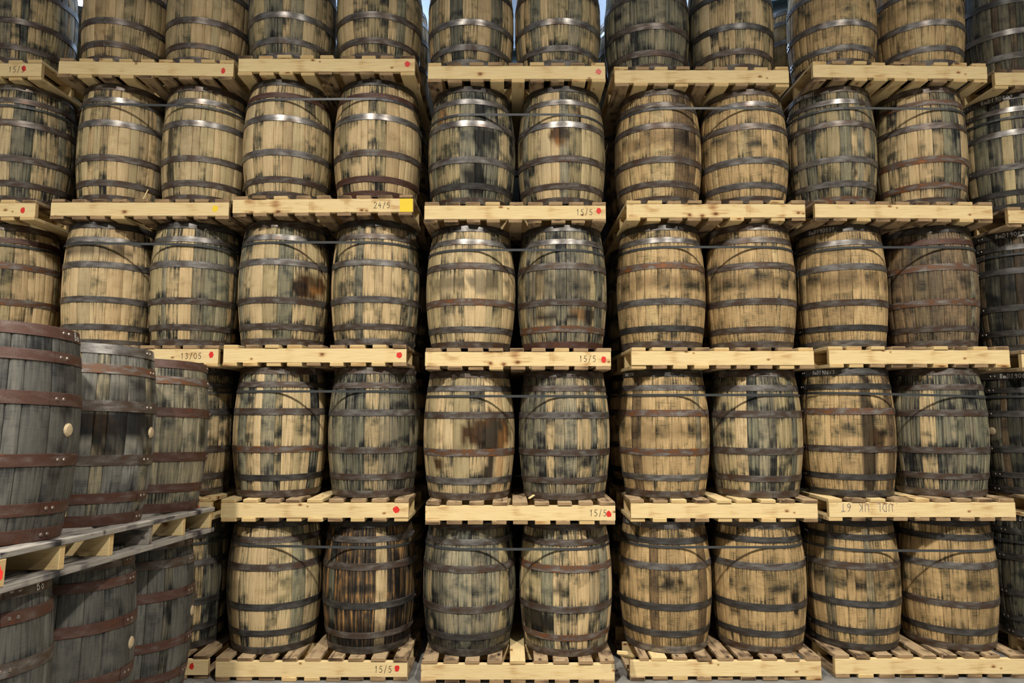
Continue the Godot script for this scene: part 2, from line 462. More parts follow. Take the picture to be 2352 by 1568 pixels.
	M.rivet = plain(Color(0.55, 0.50, 0.46), 0.4, 0.7)
	M.lamp_shell = plain(Color(0.30, 0.31, 0.33), 0.5, 0.6)
	M.lamp_face = plain(Color(1, 0.95, 0.86), 0.6)
	M.lamp_face.emission_enabled = true
	M.lamp_face.emission = Color(1.0, 0.93, 0.80)
	M.lamp_face.emission_energy_multiplier = 6.0
	M.window = plain(Color(0.85, 0.92, 1.0), 0.5)
	M.window.emission_enabled = true
	M.window.emission = Color(0.78, 0.88, 1.0)
	M.window.emission_energy_multiplier = 4.0
	M.beam = plain(Color(0.42, 0.46, 0.46), 0.5, 0.3)
	M.concrete = plain(Color.WHITE, 0.75)
	M.concrete.albedo_texture = noise_tex(61, 0.02, 512, Color(0.42, 0.415, 0.40), Color(0.58, 0.575, 0.56))
	M.concrete.uv1_triplanar = true
	M.concrete.uv1_world_triplanar = true
	M.concrete.uv1_scale = Vector3(0.5, 0.5, 0.5)
	M.sheet = plain(Color.WHITE, 0.55)
	M.sheet.albedo_texture = noise_tex(71, 0.01, 256, Color(0.74, 0.75, 0.77), Color(0.80, 0.81, 0.83))
	M.sheet.uv1_triplanar = true
	M.sheet.uv1_world_triplanar = true
	M.block = plain(Color.WHITE, 0.8)
	M.block.albedo_texture = noise_tex(81, 0.03, 256, Color(0.30, 0.30, 0.295), Color(0.38, 0.375, 0.36))
	M.block.uv1_triplanar = true
	M.block.uv1_world_triplanar = true


# ================================================================= room
func roof_y(x: float) -> float:
	return 8.75 + 0.2 * (x - 1.27)


func high_bay(at: Vector3, energy: float, spot: String) -> void:
	var o := thing("high_bay_lamp", "round steel high bay lamp hanging over the %s of the aisle" % spot, "lamp", "high bay lamps over the aisle")
	o.position = at
	var shell := SurfaceTool.new()
	shell.begin(Mesh.PRIMITIVE_TRIANGLES)
	lathe(shell, [[0.0, 0.30], [0.07, 0.30], [0.09, 0.22], [0.13, 0.17], [0.24, 0.03], [0.25, 0.0], [0.235, 0.0], [0.12, 0.15], [0.0, 0.16]], 28)
	put("lamp_shade", shell.commit(), M.lamp_shell, o)
	var face := SurfaceTool.new()
	face.begin(Mesh.PRIMITIVE_TRIANGLES)
	lathe(face, [[0.0, 0.03], [0.19, 0.03], [0.205, 0.02], [0.19, 0.012], [0.0, 0.012]], 24)
	put("lamp_glass", face.commit(), M.lamp_face, o)
	var rod := CylinderMesh.new()
	rod.top_radius = 0.012
	rod.bottom_radius = 0.012
	var top: float = roof_y(at.x) - at.y
	rod.height = top - 0.28
	put("hanging_rod", rod, M.lamp_shell, o).position.y = 0.28 + rod.height * 0.5
	var l := SpotLight3D.new()
	l.name = "light"
	l.rotation_degrees.x = -90.0
	l.spot_angle = 74.0
	l.spot_angle_attenuation = 1.0
	l.spot_range = 40.0
	l.spot_attenuation = 2.0
	l.position.y = -0.12
	l.light_color = Color(1.0, 0.97, 0.92)
	l.light_energy = energy
	l.light_size = 0.17
	l.shadow_enabled = true
	o.add_child(l)


func lathe(st: SurfaceTool, prof: Array, seg: int) -> void:
	for i in seg:
		var a0 := TAU * i / seg
		var a1 := TAU * (i + 1) / seg
		for k in prof.size() - 1:
			var p: Array = prof[k]
			var q: Array = prof[k + 1]
			var A := Vector3(p[0] * sin(a0), p[1], p[0] * cos(a0))
			var B := Vector3(p[0] * sin(a1), p[1], p[0] * cos(a1))
			var C := Vector3(q[0] * sin(a1), q[1], q[0] * cos(a1))
			var D := Vector3(q[0] * sin(a0), q[1], q[0] * cos(a0))
			var t := Vector2(q[0] - p[0], q[1] - p[1])
			var am := (a0 + a1) * 0.5
			var n := Vector3(t.y * sin(am), -t.x, t.y * cos(am)).normalized()
			n = -n
			quad(st, A, B, C, D, n)


func slab(called: String, p: Vector3, s: Vector3, m: Material) -> MeshInstance3D:
	var st := SurfaceTool.new()
	st.begin(Mesh.PRIMITIVE_TRIANGLES)
	box_into(st, Vector3.ZERO, s)
	var o := put(called, st.commit(), m)
	o.position = p
	structure(o)
	return o


func room() -> void:
	slab("floor", Vector3(0.5, -0.1, -1.5), Vector3(18, 0.2, 18.4), M.concrete)
	slab("wall_left", Vector3(-8.6, 3.7, -1.5), Vector3(0.2, 7.4, 18.4), M.block)
	slab("wall_right", Vector3(9.6, 5.4, -1.5), Vector3(0.2, 10.8, 18.4), M.block)
	slab("wall_front", Vector3(0.5, 5.2, 7.8), Vector3(18.4, 10.4, 0.2), M.block)
	slab("wall_middle", Vector3(0.5, 2.6, -6.95), Vector3(18.2, 5.2, 0.15), M.block)
	# gable wall behind the stacks, with a band of translucent panels
	var st := SurfaceTool.new()
	st.begin(Mesh.PRIMITIVE_TRIANGLES)
	box_into(st, Vector3(0.5, 2.4, 0), Vector3(18.2, 4.8, 0.2))
	box_into(st, Vector3(0.5, 8.8, 0), Vector3(18.2, 3.8, 0.2))
	var xs := [-6.6, -4.2, -1.8, 0.6, 3.0]
	box_into(st, Vector3(-7.7, 5.85, 0), Vector3(1.8, 2.1, 0.2))
	box_into(st, Vector3(7.6, 5.85, 0), Vector3(4.4, 2.1, 0.2))
	for i in xs.size():
		box_into(st, Vector3(xs[i] + 2.3, 5.85, 0), Vector3(0.2, 2.1, 0.2))
	var wb := put("wall_back", st.commit(), M.sheet)
	wb.position.z = -9.4
	structure(wb)
	for i in xs.size():
		var g := slab("window_%d" % (i + 1), Vector3(xs[i] + 1.1, 5.85, -9.4), Vector3(2.4, 2.1, 0.03), M.window)
		g.rotation.y = 0.0
		var l := AreaLight3D.new()
		l.name = "daylight"
		l.position = Vector3(xs[i] + 1.1, 5.85, -9.25)
		l.rotation_degrees.y = 180.0
		l.area_size = Vector2(2.2, 1.8)
		l.light_color = Color(0.75, 0.86, 1.0)
		l.light_energy = 9.0
		l.shadow_enabled = true
		l.set("area_range", 40.0)
		add_child(l)
	# sloping sheet roof with ribs
	var rf := SurfaceTool.new()
	rf.begin(Mesh.PRIMITIVE_TRIANGLES)
	box_into(rf, Vector3(0, 0.1, 0), Vector3(18.9, 0.2, 18.6))
	var i := -9.2
	while i < 9.2:
		box_into(rf, Vector3(i, -0.012, 0), Vector3(0.06, 0.024, 18.4))
		i += 0.3
	var roof := put("ceiling", rf.commit(), M.sheet)
	roof.position = Vector3(0.5, roof_y(0.5), -1.5)
	roof.rotation.z = atan(0.2)
	structure(roof)
	# rooflights over the back of the stacks
	for k in 4:
		var x: float = [-6.0, -2.0, 2.0, 6.0][k]
		var tilt := Basis(Vector3(0, 0, 1), atan(0.2))
		var g := slab("window_%d" % (k + 6), Vector3(x, roof_y(x) - 0.03, -7.9), Vector3(1.1, 0.03, 1.8), M.window)
		g.basis = tilt
		var l := AreaLight3D.new()
		l.name = "daylight"
		l.transform = Transform3D(tilt * Basis(Vector3.RIGHT, -PI / 2), Vector3(x, roof_y(x) - 0.08, -7.9))
		l.area_size = Vector2(1.0, 1.7)
		l.light_color = Color(0.75, 0.86, 1.0)
		l.light_energy = 9.0
		l.shadow_enabled = true
		l.set("area_range", 40.0)
		add_child(l)
	var b := SurfaceTool.new()
	b.begin(Mesh.PRIMITIVE_TRIANGLES)
	box_into(b, Vector3(0, 0, 0), Vector3(18.0, 0.03, 0.22))
	box_into(b, Vector3(0, 0.12, 0), Vector3(18.0, 0.24, 0.02))
	box_into(b, Vector3(0, 0.24, 0), Vector3(18.0, 0.03, 0.22))
	var beam := put("trim_1", b.commit(), M.beam)
	beam.position = Vector3(0.5, roof_y(0.5) - 1.95, -9.15)
	beam.rotation.z = atan(0.2)
	structure(beam)


# ================================================================= boards and pallets
func board(L: float, H: float, W: float, c: float, variant: int) -> ArrayMesh:
	# a sawn board along x with chamfered edges; end grain a little darker
	var key := "%.3f %.3f %.3f %d" % [L, H, W, variant]
	if boards.has(key):
		return boards[key]
	var st := SurfaceTool.new()
	st.begin(Mesh.PRIMITIVE_TRIANGLES)
	var h := Vector3(L, H, W) * 0.5
	var r := RandomNumberGenerator.new()
	r.seed = hash(key)
	var off := Vector2(r.randf(), r.randf())
	var sc := Vector2(1.0 / 1.3, 1.0 / 0.13)
	var uvof := func(p: Vector3, ax: int) -> Vector2:
		if ax == 0:
			return Vector2(p.z * 0.4 + off.x, p.y * sc.y + off.y)
		if ax == 1:
			return Vector2(p.x * sc.x + off.x, p.z * sc.y + off.y)
		return Vector2(p.x * sc.x + off.x, p.y * sc.y + off.y + 0.37)
	var lim := h - Vector3(c, c, c)
	for ax in 3:
		var u := (ax + 1) % 3
		var w := (ax + 2) % 3
		for sg in [-1.0, 1.0]:
			var q: Array[Vector3] = []
			for k in [[-1, -1], [1, -1], [1, 1], [-1, 1]]:
				var p := Vector3.ZERO
				p[ax] = sg * h[ax]
				p[u] = k[0] * lim[u]
				p[w] = k[1] * lim[w]
				q.append(p)
			var n := Vector3.ZERO
			n[ax] = sg
			quad(st, q[0], q[1], q[2], q[3], n, uvof.call(q[0], ax), uvof.call(q[1], ax), uvof.call(q[2], ax), uvof.call(q[3], ax), Color(0.80, 0.74, 0.66) if ax == 0 else Color.WHITE)
		# chamfers between faces u and w, running along ax
		for su in [-1.0, 1.0]:
			for sw in [-1.0, 1.0]:
				var q: Array[Vector3] = []
				for k in [[-1, 0], [1, 0], [1, 1], [-1, 1]]:
					var p := Vector3.ZERO
					p[ax] = k[0] * lim[ax]
					p[u] = su * (h[u] if k[1] == 0 else lim[u])
					p[w] = sw * (lim[w] if k[1] == 0 else h[w])
					q.append(p)
				var n := Vector3.ZERO
				n[u] = su * 0.7071
				n[w] = sw * 0.7071
				var a2 := 1 if ax != 1 else 2
				quad(st, q[0], q[1], q[2], q[3], n, uvof.call(q[0], a2), uvof.call(q[1], a2), uvof.call(q[2], a2), uvof.call(q[3], a2))
	for sx in [-1.0, 1.0]:
		for sy in [-1.0, 1.0]:
			for sz in [-1.0, 1.0]:
				var s := Vector3(sx, sy, sz)
				var a := Vector3(h.x, lim.y, lim.z) * s
				var b := Vector3(lim.x, h.y, lim.z) * s
				var d := Vector3(lim.x, lim.y, h.z) * s
				var n := s.normalized()
				var tri := [a, b, d] if (b - a).cross(d - a).dot(n) < 0.0 else [a, d, b]
				for p in tri:
					st.set_color(Color.WHITE)
					st.set_normal(n)
					st.set_uv(uvof.call(p, 1))
					st.add_vertex(p)
	boards[key] = st.commit()
	return boards[key]


func pallet(o: Node3D, old: float, weathered := false, broken := false) -> void:
	# deck top at y = 0, front face at z = 0, running back to -z; six stringers, nine boards above and below
	for k in 6:
		var m: Material = pine[5 if weathered and rng.randf() < 0.2 else [0, 1, 2, 0][rng.randi() % 4]]
		var wide := PALLET_W - (0.02 if k else 0.0)
		var s := put("stringer", board(wide, 0.1, 0.036, 0.0018, rng.randi() % 5), m, o)
		s.position = Vector3(rng.randf_range(-0.004, 0.004) if k else 0.0, -0.0265 - 0.05, -0.018 - STRINGER_GAP * k)
	for row in 2:
		for i in 9:
			var t: float = i / 8.0
			var wide: float = [0.096, 0.1, 0.104][rng.randi() % 3]
			var x := lerpf(-0.6, 0.6, t) + rng.randf_range(-0.009, 0.009)
			x = clampf(x, -PALLET_W * 0.5 + wide * 0.5, PALLET_W * 0.5 - wide * 0.5)
			if i == 0:
				x = -PALLET_W * 0.5 + wide * 0.5
			elif i == 8:
				x = PALLET_W * 0.5 - wide * 0.5
			var m: Material = pine[5 if weathered else ([3, 4][rng.randi() % 2] if rng.randf() < old else [0, 1, 2][rng.randi() % 3])]
			if broken and row == 0 and i == 0:
				x += 0.05
				wide = 0.06
			var b := put("deck_board", board(1.85 + [0.0, -0.012, 0.008][rng.randi() % 3], 0.0265 if row else 0.025, wide, 0.003, rng.randi() % 3), m, o)
			b.rotation_degrees.y = 90.0 + rng.randf_range(-0.25, 0.25)
			b.position = Vector3(x, (-0.0125 if row == 0 else -0.0265 - 0.1 - 0.0132), -0.925 + rng.randf_range(-0.004, 0.006))


func blob(r: float, sx: float, seed_: int) -> ArrayMesh:
	# a dab of paint, facing +z, under a millimetre thick
	var g := RandomNumberGenerator.new()
	g.seed = seed_
	var st := SurfaceTool.new()
	st.begin(Mesh.PRIMITIVE_TRIANGLES)
	var pts := []
	for i in 18:
		var q := r * g.randf_range(0.8, 1.1)
		pts.append(Vector3(q * cos(TAU * i / 18.0) * sx, q * sin(TAU * i / 18.0), 0.0006))
	for i in 18:
		var a: Vector3 = pts[i]
		var b: Vector3 = pts[(i + 1) % 18]
		for p in [Vector3(0, 0, 0.0009), b, a]:
			st.set_color(Color.WHITE)
			st.set_uv(Vector2.ZERO)
			st.set_normal(Vector3(0, 0, 1))
			st.add_vertex(p)
		var back := Vector3(0, 0, -0.0008)
		quad(st, a, b, b + back, a + back, (a + b).normalized())
	return st.commit()


# ================================================================= handwriting
const GLYPH := {
	"0": [[0.5, 1, 0.15, 0.8, 0.05, 0.5, 0.15, 0.2, 0.5, 0, 0.85, 0.2, 0.95, 0.5, 0.85, 0.8, 0.5, 1]],
	"1": [[0.25, 0.75, 0.55, 1, 0.5, 0]],
	"2": [[0.1, 0.75, 0.3, 1, 0.7, 1, 0.85, 0.7, 0.5, 0.35, 0.1, 0, 0.95, 0.03]],
	"3": [[0.1, 0.9, 0.5, 1, 0.85, 0.8, 0.45, 0.55, 0.9, 0.3, 0.5, 0, 0.1, 0.1]],
	"4": [[0.6, 1, 0.1, 0.4, 0.95, 0.42], [0.7, 0.7, 0.65, 0]],
	"5": [[0.9, 1, 0.3, 0.98, 0.22, 0.58, 0.6, 0.62, 0.9, 0.35, 0.6, 0.02, 0.1, 0.08]],
	"6": [[0.75, 1, 0.3, 0.7, 0.1, 0.3, 0.4, 0, 0.8, 0.15, 0.8, 0.4, 0.45, 0.5, 0.15, 0.3]],
	"7": [[0.05, 0.97, 0.95, 1, 0.4, 0]],
	"8": [[0.5, 0.52, 0.15, 0.75, 0.5, 1, 0.82, 0.78, 0.5, 0.52, 0.1, 0.25, 0.5, 0, 0.9, 0.25, 0.5, 0.52]],
	"9": [[0.85, 0.7, 0.5, 0.5, 0.15, 0.7, 0.45, 1, 0.8, 0.9, 0.85, 0.6, 0.7, 0]],
	"B": [[0.15, 0, 0.15, 1, 0.65, 0.95, 0.75, 0.72, 0.2, 0.52, 0.8, 0.4, 0.85, 0.12, 0.15, 0]],
	"m": [[0.05, 0, 0.08, 0.5, 0.3, 0.55, 0.45, 0.4, 0.45, 0], [0.45, 0.4, 0.7, 0.55, 0.9, 0.4, 0.95, 0]],
	"D": [[0.12, 0, 0.15, 1, 0.6, 0.95, 0.95, 0.6, 0.8, 0.15, 0.12, 0]],
	"o": [[0.5, 0.55, 0.15, 0.3, 0.4, 0, 0.8, 0.1, 0.85, 0.4, 0.5, 0.55]],
	"/": [[0.2, -0.1, 0.8, 1.1]],
	"K": [[0.15, 0, 0.2, 1], [0.85, 1, 0.2, 0.45, 0.9, 0]],
	"L": [[0.2, 1, 0.15, 0, 0.85, 0.05]],
	"U": [[0.1, 1, 0.15, 0.2, 0.5, 0, 0.85, 0.2, 0.9, 1]],
	"T": [[0.05, 0.95, 0.95, 1], [0.5, 0.97, 0.45, 0]],
	"G": [[0.85, 0.85, 0.5, 1, 0.1, 0.6, 0.2, 0.15, 0.6, 0, 0.85, 0.25, 0.5, 0.4]],
	"E": [[0.85, 1, 0.15, 0.95, 0.12, 0.02, 0.9, 0], [0.15, 0.5, 0.7, 0.52]],
	".": [[0.4, 0.0, 0.5, 0.06]],
}


func writing(words: String, size: float, thick: float, turned: bool, place: Callable) -> ArrayMesh:
	# strokes as thin ribbons; place(x, y) gives [point, normal] on the surface written on
	var st := SurfaceTool.new()
	st.begin(Mesh.PRIMITIVE_TRIANGLES)
	var x := 0.0
	var total := size * 0.74 * words.length()
	for ch in words:
		for line in GLYPH.get(ch, []):
			var n: int = line.size() / 2
			for i in n - 1:
				var a := Vector2(x + line[i * 2] * size * 0.55, line[i * 2 + 1] * size)
				var b := Vector2(x + line[i * 2 + 2] * size * 0.55, line[i * 2 + 3] * size)
				if turned:
					a = Vector2(total - a.x, size - a.y)
					b = Vector2(total - b.x, size - b.y)
				var s := (b - a).orthogonal().normalized() * thick * 0.5
				var e := (b - a).normalized() * thick * 0.3
				var p := [place.call(a - e + s), place.call(b + e + s), place.call(b + e - s), place.call(a - e - s)]
				quad(st, p[0][0], p[1][0], p[2][0], p[3][0], p[0][1])
		x += size * 0.74
	return st.commit()


# ================================================================= barrels
func radius_at(h: float, rm: float, re: float) -> float:
	var t := 2.0 * h - 1.0
	return rm - (rm - re) * pow(absf(t), 1.9)


func pick_skin(kind: String) -> int:
	var q := rng.randf()
	match kind:
		"T": return 0 if q < 0.45 else 1 if q < 0.86 else 3 if q < 0.95 else 4
		"K": return 0 if q < 0.16 else 1 if q < 0.46 else 3 if q < 0.78 else 4 if q < 0.94 else 5
		"M": return 0 if q < 0.1 else 1 if q < 0.28 else 3 if q < 0.58 else 4 if q < 0.88 else 5
		"S", "R": return 2 if q < 0.72 else 1 if q < 0.88 else 6 if q < 0.96 else 4
		"G": return 3 if q < 0.2 else 4 if q < 0.68 else 5
		"D": return 6 if q < 0.35 else 5 if q < 0.75 else 4
		"B": return 6 if q < 0.85 else 4
		"O": return 7 if q < 0.6 else 5 if q < 0.85 else 1
		"Z": return 8 if q < 0.8 else 4 if q < 0.92 else 5     # old grey wood of the near stack
		"Y": return 8 if q < 0.55 else 4 if q < 0.85 else 3
	return 1


func stave(v: PackedVector3Array, nn: PackedVector3Array, uv: PackedVector2Array, col: PackedColorArray, idx: PackedInt32Array, H: float, rm: float, re: float, a0: float, a1: float, uoff: float, tone: Color, stains: Array, salt: float) -> void:
	var ROWS := 20
	var sk := rng.randf_range(0.75, 1.2)
	var sh := rng.randf_range(-0.02, 0.02)
	var lift := rng.randf_range(-0.0007, 0.0009)
	var mid := (a0 + a1) * 0.5
	var half := (a1 - a0) * 0.5
	var gap := 0.0006 / rm
	var bev := 0.0042 / rm
	# columns: offset from the middle, inset, lean of the normal, depth column
	var cols := [[-half + gap, 0.017, -1.0, 1], [-half + gap, 0.0042, -1.0, 1], [-half + gap, 0.0042, -0.55, 0], [-half + gap + bev, 0.0006, -0.22, 0], [-half * 0.33, 0.0, 0.0, 0], [half * 0.33, 0.0, 0.0, 0],
		[half - gap - bev, 0.0006, 0.22, 0], [half - gap, 0.0042, 0.55, 0], [half - gap, 0.0042, 1.0, 1], [half - gap, 0.017, 1.0, 1]]
	var first := v.size()
	for j in ROWS + 1:
		var h := float(j) / ROWS
		var r := radius_at(h, rm, re) + lift
		var t := 2.0 * h - 1.0
		var slope := (rm - re) * 1.9 * pow(absf(t), 0.9) * signf(t) * 2.0 / H   # -dr/dy
		for c in cols:
			var a: float = mid + c[0]
			var q: float = r - c[1]
			var dir := Vector3(sin(a), 0, cos(a))
			var side := Vector3(cos(a), 0, -sin(a))
			v.append(Vector3(dir.x * q, h * H, dir.z * q))
			var n := (dir + Vector3(0, slope, 0)).normalized()
			var lean: float = c[2]
			n = (n * (1.0 - absf(lean)) + side * lean).normalized()
			nn.append(n)
			uv.append(Vector2((a * rm) / 2.073 + uoff, 1.0 - h))
			var cc := tone
			var f1 := noise.get_noise_3d(dir.x * 1.6 + salt, h * 1.5, dir.z * 1.6)
			cc = cc * (1.0 + 0.28 * f1)
			for s in stains:
				var da: float = rad_to_deg(wrapf(a - deg_to_rad(s[0]), -PI, PI)) / s[2]
				var dh: float = (h - s[1] + sh) / s[3]
				var e: float = da * da + dh * dh + 0.9 * fine.get_noise_3d(dir.x * 5.0 + salt, h * 4.0, dir.z * 5.0 + s[0])
				if e < 1.4:
					var k: float = (1.0 - pow(1.0 - minf(0.98, s[4] * sk), 2.0)) * clampf((1.4 - e) * 2.4, 0.0, 1.0)
					var to := [Color(0.07, 0.07, 0.08), Color(0.13, 0.08, 0.05), Color(1.5, 1.4, 1.25), Color(0.62, 0.36, 0.17)]
					cc = cc.lerp(to[s[5]] * (tone if s[5] != 3 else Color.WHITE), k)
			cc.a = 1.0
			col.append(cc)
	var N := cols.size()
	for j in ROWS:
		for i in N - 1:
			if i == 1 or i == N - 3:
				continue     # the doubled edge
			var p := first + j * N + i
			idx.append_array([p, p + N, p + 1, p + 1, p + N, p + N + 1])
	# end grain
	for e in 2:
		var row := first + (ROWS * N if e else 0)
		var base := v.size()
		for i in [0, 3, 6, 9]:
			v.append(v[row + i])
			nn.append(Vector3(0, 1 if e else -1, 0))
			uv.append(uv[row + i])
			col.append(col[row + i])
		idx.append_array([base, base + 2, base + 1, base, base + 3, base + 2] if e else [base, base + 1, base + 2, base, base + 2, base + 3])


func hoop_mesh(H: float, rm: float, re: float, at: float, wide: float, lap: float, turn: float) -> ArrayMesh:
	var v := PackedVector3Array()
	var nn := PackedVector3Array()
	var uv := PackedVector2Array()
	var idx := PackedInt32Array()
	var y0 := clampf(at * H - wide * 0.5, 0.001, H)
	var y1 := clampf(at * H + wide * 0.5, 0.0, H - 0.001)
	var r0 := radius_at(y0 / H, rm, re)
	var r1 := radius_at(y1 / H, rm, re)
	var rmid := radius_at(at, rm, re)
	var sag := maxf(0.0, rmid - (r0 + r1) * 0.5)
	r0 += sag * 0.6
	r1 += sag * 0.6
	var slope := (r0 - r1) / (y1 - y0)
	var SEG := 72
	var thick := 0.0026
	# profile round the band: inner bottom, outer bottom, outer top, inner top
	for pass_ in 2:
		# the band itself, then the lapped end riveted over it
		var from := 0.0 if pass_ == 0 else lap - 0.15
		var to := TAU if pass_ == 0 else lap + 0.15
		var seg := SEG if pass_ == 0 else 8
		var out := 0.0009 + (thick if pass_ else 0.0)
		var th := thick
		var prof := [[y0, r0 - 0.003, 0], [y0, r0 + out + th - 0.0008, 0], [y0 + 0.0012, r0 + out + th, 1], [y1 - 0.0012, r1 + out + th, 1], [y1, r1 + out + th - 0.0008, 2], [y1, r1 - 0.003, 2]]
		var first := v.size()
		for i in seg + 1:
			var a := lerpf(from, to, float(i) / seg)
			var dir := Vector3(sin(a), 0, cos(a))
			var wob := 0.0
			if pass_ == 0:
				wob = 0.0005 * sin(a * 7.0 + at * 40.0)
			for p in prof:
				v.append(Vector3(dir.x * (p[1] + wob), p[0], dir.z * (p[1] + wob)))
				var n := (dir + Vector3(0, slope, 0)).normalized()
				if p[2] == 0:
					n = Vector3(0, -1, 0)
				elif p[2] == 2:
					n = Vector3(0, 1, 0)
				nn.append(n)
				uv.append(Vector2(a * rm / 2.07 + turn, (p[0] - y0) / wide * 0.9 + turn * 3.0))
		var N := prof.size()
		for i in seg:
			for k in N - 1:
				var p := first + i * N + k
				idx.append_array([p, p + 1, p + N, p + 1, p + N + 1, p + N])
		if pass_ == 1:
			for e in 2:
				var row := first + (seg * N if e else 0)
				var a := to if e else from
				var side := Vector3(cos(a), 0, -sin(a)) * (1.0 if e else -1.0)
				var b := v.size()
				for k in [0, 1, 4, 5]:
					v.append(v[row + k])
					nn.append(side)
					uv.append(uv[row + k])
				idx.append_array([b, b + 1, b + 2, b, b + 2, b + 3] if e else [b, b + 2, b + 1, b, b + 3, b + 2])
	return arrays_mesh(v, nn, uv, PackedColorArray(), idx)


func dome(r: float, h: float, seg := 10) -> ArrayMesh:
	# a flat dome facing +z
	var st := SurfaceTool.new()
	st.begin(Mesh.PRIMITIVE_TRIANGLES)
	var prof := [[r, -0.004], [r, h * 0.3], [r * 0.72, h * 0.8], [0.0, h]]
	for i in seg:
		var a := TAU * i / seg
		var b := TAU * (i + 1) / seg
		for k in 3:
			var p: Array = prof[k]
			var q: Array = prof[k + 1]
			var A := Vector3(p[0] * cos(a), p[0] * sin(a), p[1])
			var B := Vector3(p[0] * cos(b), p[0] * sin(b), p[1])
			var C := Vector3(q[0] * cos(b), q[0] * sin(b), q[1])
			var D := Vector3(q[0] * cos(a), q[0] * sin(a), q[1])
			var m := (a + b) * 0.5
			var n := Vector3(cos(m) * (q[1] - p[1] + 0.0001), sin(m) * (q[1] - p[1] + 0.0001), p[0] - q[0]).normalized()
			quad(st, A, B, C, D, n)
	return st.commit()


var rivet_mesh: ArrayMesh
var bung_mesh: ArrayMesh
var head_mesh := {}


func head(o: Node3D, re: float, y: float, m: Material) -> void:
	var key := "%.3f" % re
	if not head_mesh.has(key):
		var st := SurfaceTool.new()
		st.begin(Mesh.PRIMITIVE_TRIANGLES)
		lathe(st, [[0.0, 0.0], [re - 0.016, 0.0], [re - 0.016, -0.02], [0.0, -0.02]], 28)
		head_mesh[key] = st.commit()
	put("barrel_head", head_mesh[key], m, o).position.y = y


func make_barrel(o: Node3D, key: String, kind: String, metals: String, H: float, rm: float, re: float, lite := false) -> void:
	key = key if key else "-"
	# base at y = 0; azimuth 0 faces the camera's side (+z)
	var count := rng.randi_range(20, 23) if key[0] in "LK" else rng.randi_range(23, 28)
	var cuts: Array[float] = [0.0]
	for i in count:
		cuts.append(cuts[-1] + rng.randf_range(0.55, 1.45))
	var turn := rng.randf() * TAU
	var total: float = cuts[-1]
	var stains: Array = STAIN.get(key, [])
	var salt := rng.randf() * 40.0
	var V := PackedVector3Array()
	var NN := PackedVector3Array()
	var UV := PackedVector2Array()
	var CO := PackedColorArray()
	var ID := PackedInt32Array()
	var uoff := rng.randf()
	for i in count:
		var a0: float = turn + cuts[i] / total * TAU
		var a1: float = turn + cuts[i + 1] / total * TAU
		var k := rng.randf_range(0.72, 1.12)
		if kind == "D":
			k *= 0.55
		elif kind == "Z":
			k *= 0.52
		elif kind == "Y":
			k *= 0.92
		var warm := rng.randf_range(-0.05, 0.05)
		var tone := Color(k * (1.0 + warm), k, k * (1.0 - warm))
		if rng.randf() < 0.3:
			tone = Color(k * 0.81, k * 0.86, k * 0.85)
		if kind == "R":
			tone = Color(k * 0.83, k * 0.765, k * 0.67)
		elif kind == "S":
			tone = Color(k * 0.97, k * 0.905, k * 0.815)
		elif kind == "Z" or kind == "Y":
			tone = Color(k * 0.98, k, k * 1.03)
		if rng.randf() < 0.55:
			uoff = rng.randf()
		if lite:
			stave(V, NN, UV, CO, ID, H, rm, re, a0, a1, uoff, tone, stains, salt)
		else:
			var v := PackedVector3Array()
			var nn := PackedVector3Array()
			var uv := PackedVector2Array()
			var co := PackedColorArray()
			var id := PackedInt32Array()
			stave(v, nn, uv, co, id, H, rm, re, a0, a1, uoff, tone, stains, salt)
			put("stave", arrays_mesh(v, nn, uv, co, id), skins[pick_skin(kind)], o)
	if lite:
		put("staves", arrays_mesh(V, NN, UV, CO, ID), skins[3 if kind == "M" else 2], o).set_meta("kind", "stuff")
	var riv: float = deg_to_rad(RIVETED.get(key, rng.randf_range(120, 240)))
	for i in 6:
		var lap := riv + rng.randf_range(-0.07, 0.07)
		var at: float = HOOP_AT[i] + rng.randf_range(-0.008, 0.008) * (0.0 if i == 0 or i == 5 else 1.0)
		var hp := put("hoop", hoop_mesh(H, rm, re, at, HOOP_WIDE[i] * (1.2 if key[0] in "LK" else 1.06) + rng.randf_range(-0.002, 0.002), lap, rng.randf()), steel[metals[i]], o)
		if RIVETED.has(key):
			for s in [-0.055, 0.055]:
				var a: float = lap + s
				var r := radius_at(at, rm, re) + 0.006
				var rv := put("rivet", rivet_mesh, M.rivet, hp)
				rv.position = Vector3(sin(a) * r, at * H, cos(a) * r)
				rv.rotation.y = a
	var hm: Material = skins[6]
	head(o, re, H - 0.028, hm)
	head(o, re, 0.05, hm)
	if BUNG.has(key):
		var a := deg_to_rad(BUNG[key])
		var b := put("bung", bung_mesh, M.bung, o)
		b.position = Vector3(sin(a) * (rm - 0.003), H * 0.51, cos(a) * (rm - 0.003))
		b.rotation.y = a
		b.set_meta("label", "pale wooden bung")
	if CHALK.has(key):
		var c: Array = CHALK[key]
		chalk(o, c[0], deg_to_rad(c[1]), c[2], H, rm, re, 0.972, false)


func chalk(o: Node3D, words: String, az: float, size: float, H: float, rm: float, re: float, at: float, turned: bool) -> void:
	var place := func(p: Vector2) -> Array:
		var y := at * H - size * 0.5 + p.y
		var r := radius_at(y / H, rm, re) + 0.0052
		var a := az + p.x / r
		return [Vector3(sin(a) * r, y, cos(a) * r), Vector3(sin(a), 0, cos(a))]
	put("chalk_writing", writing(words, size, size * 0.11, turned, place), M.chalk, o)


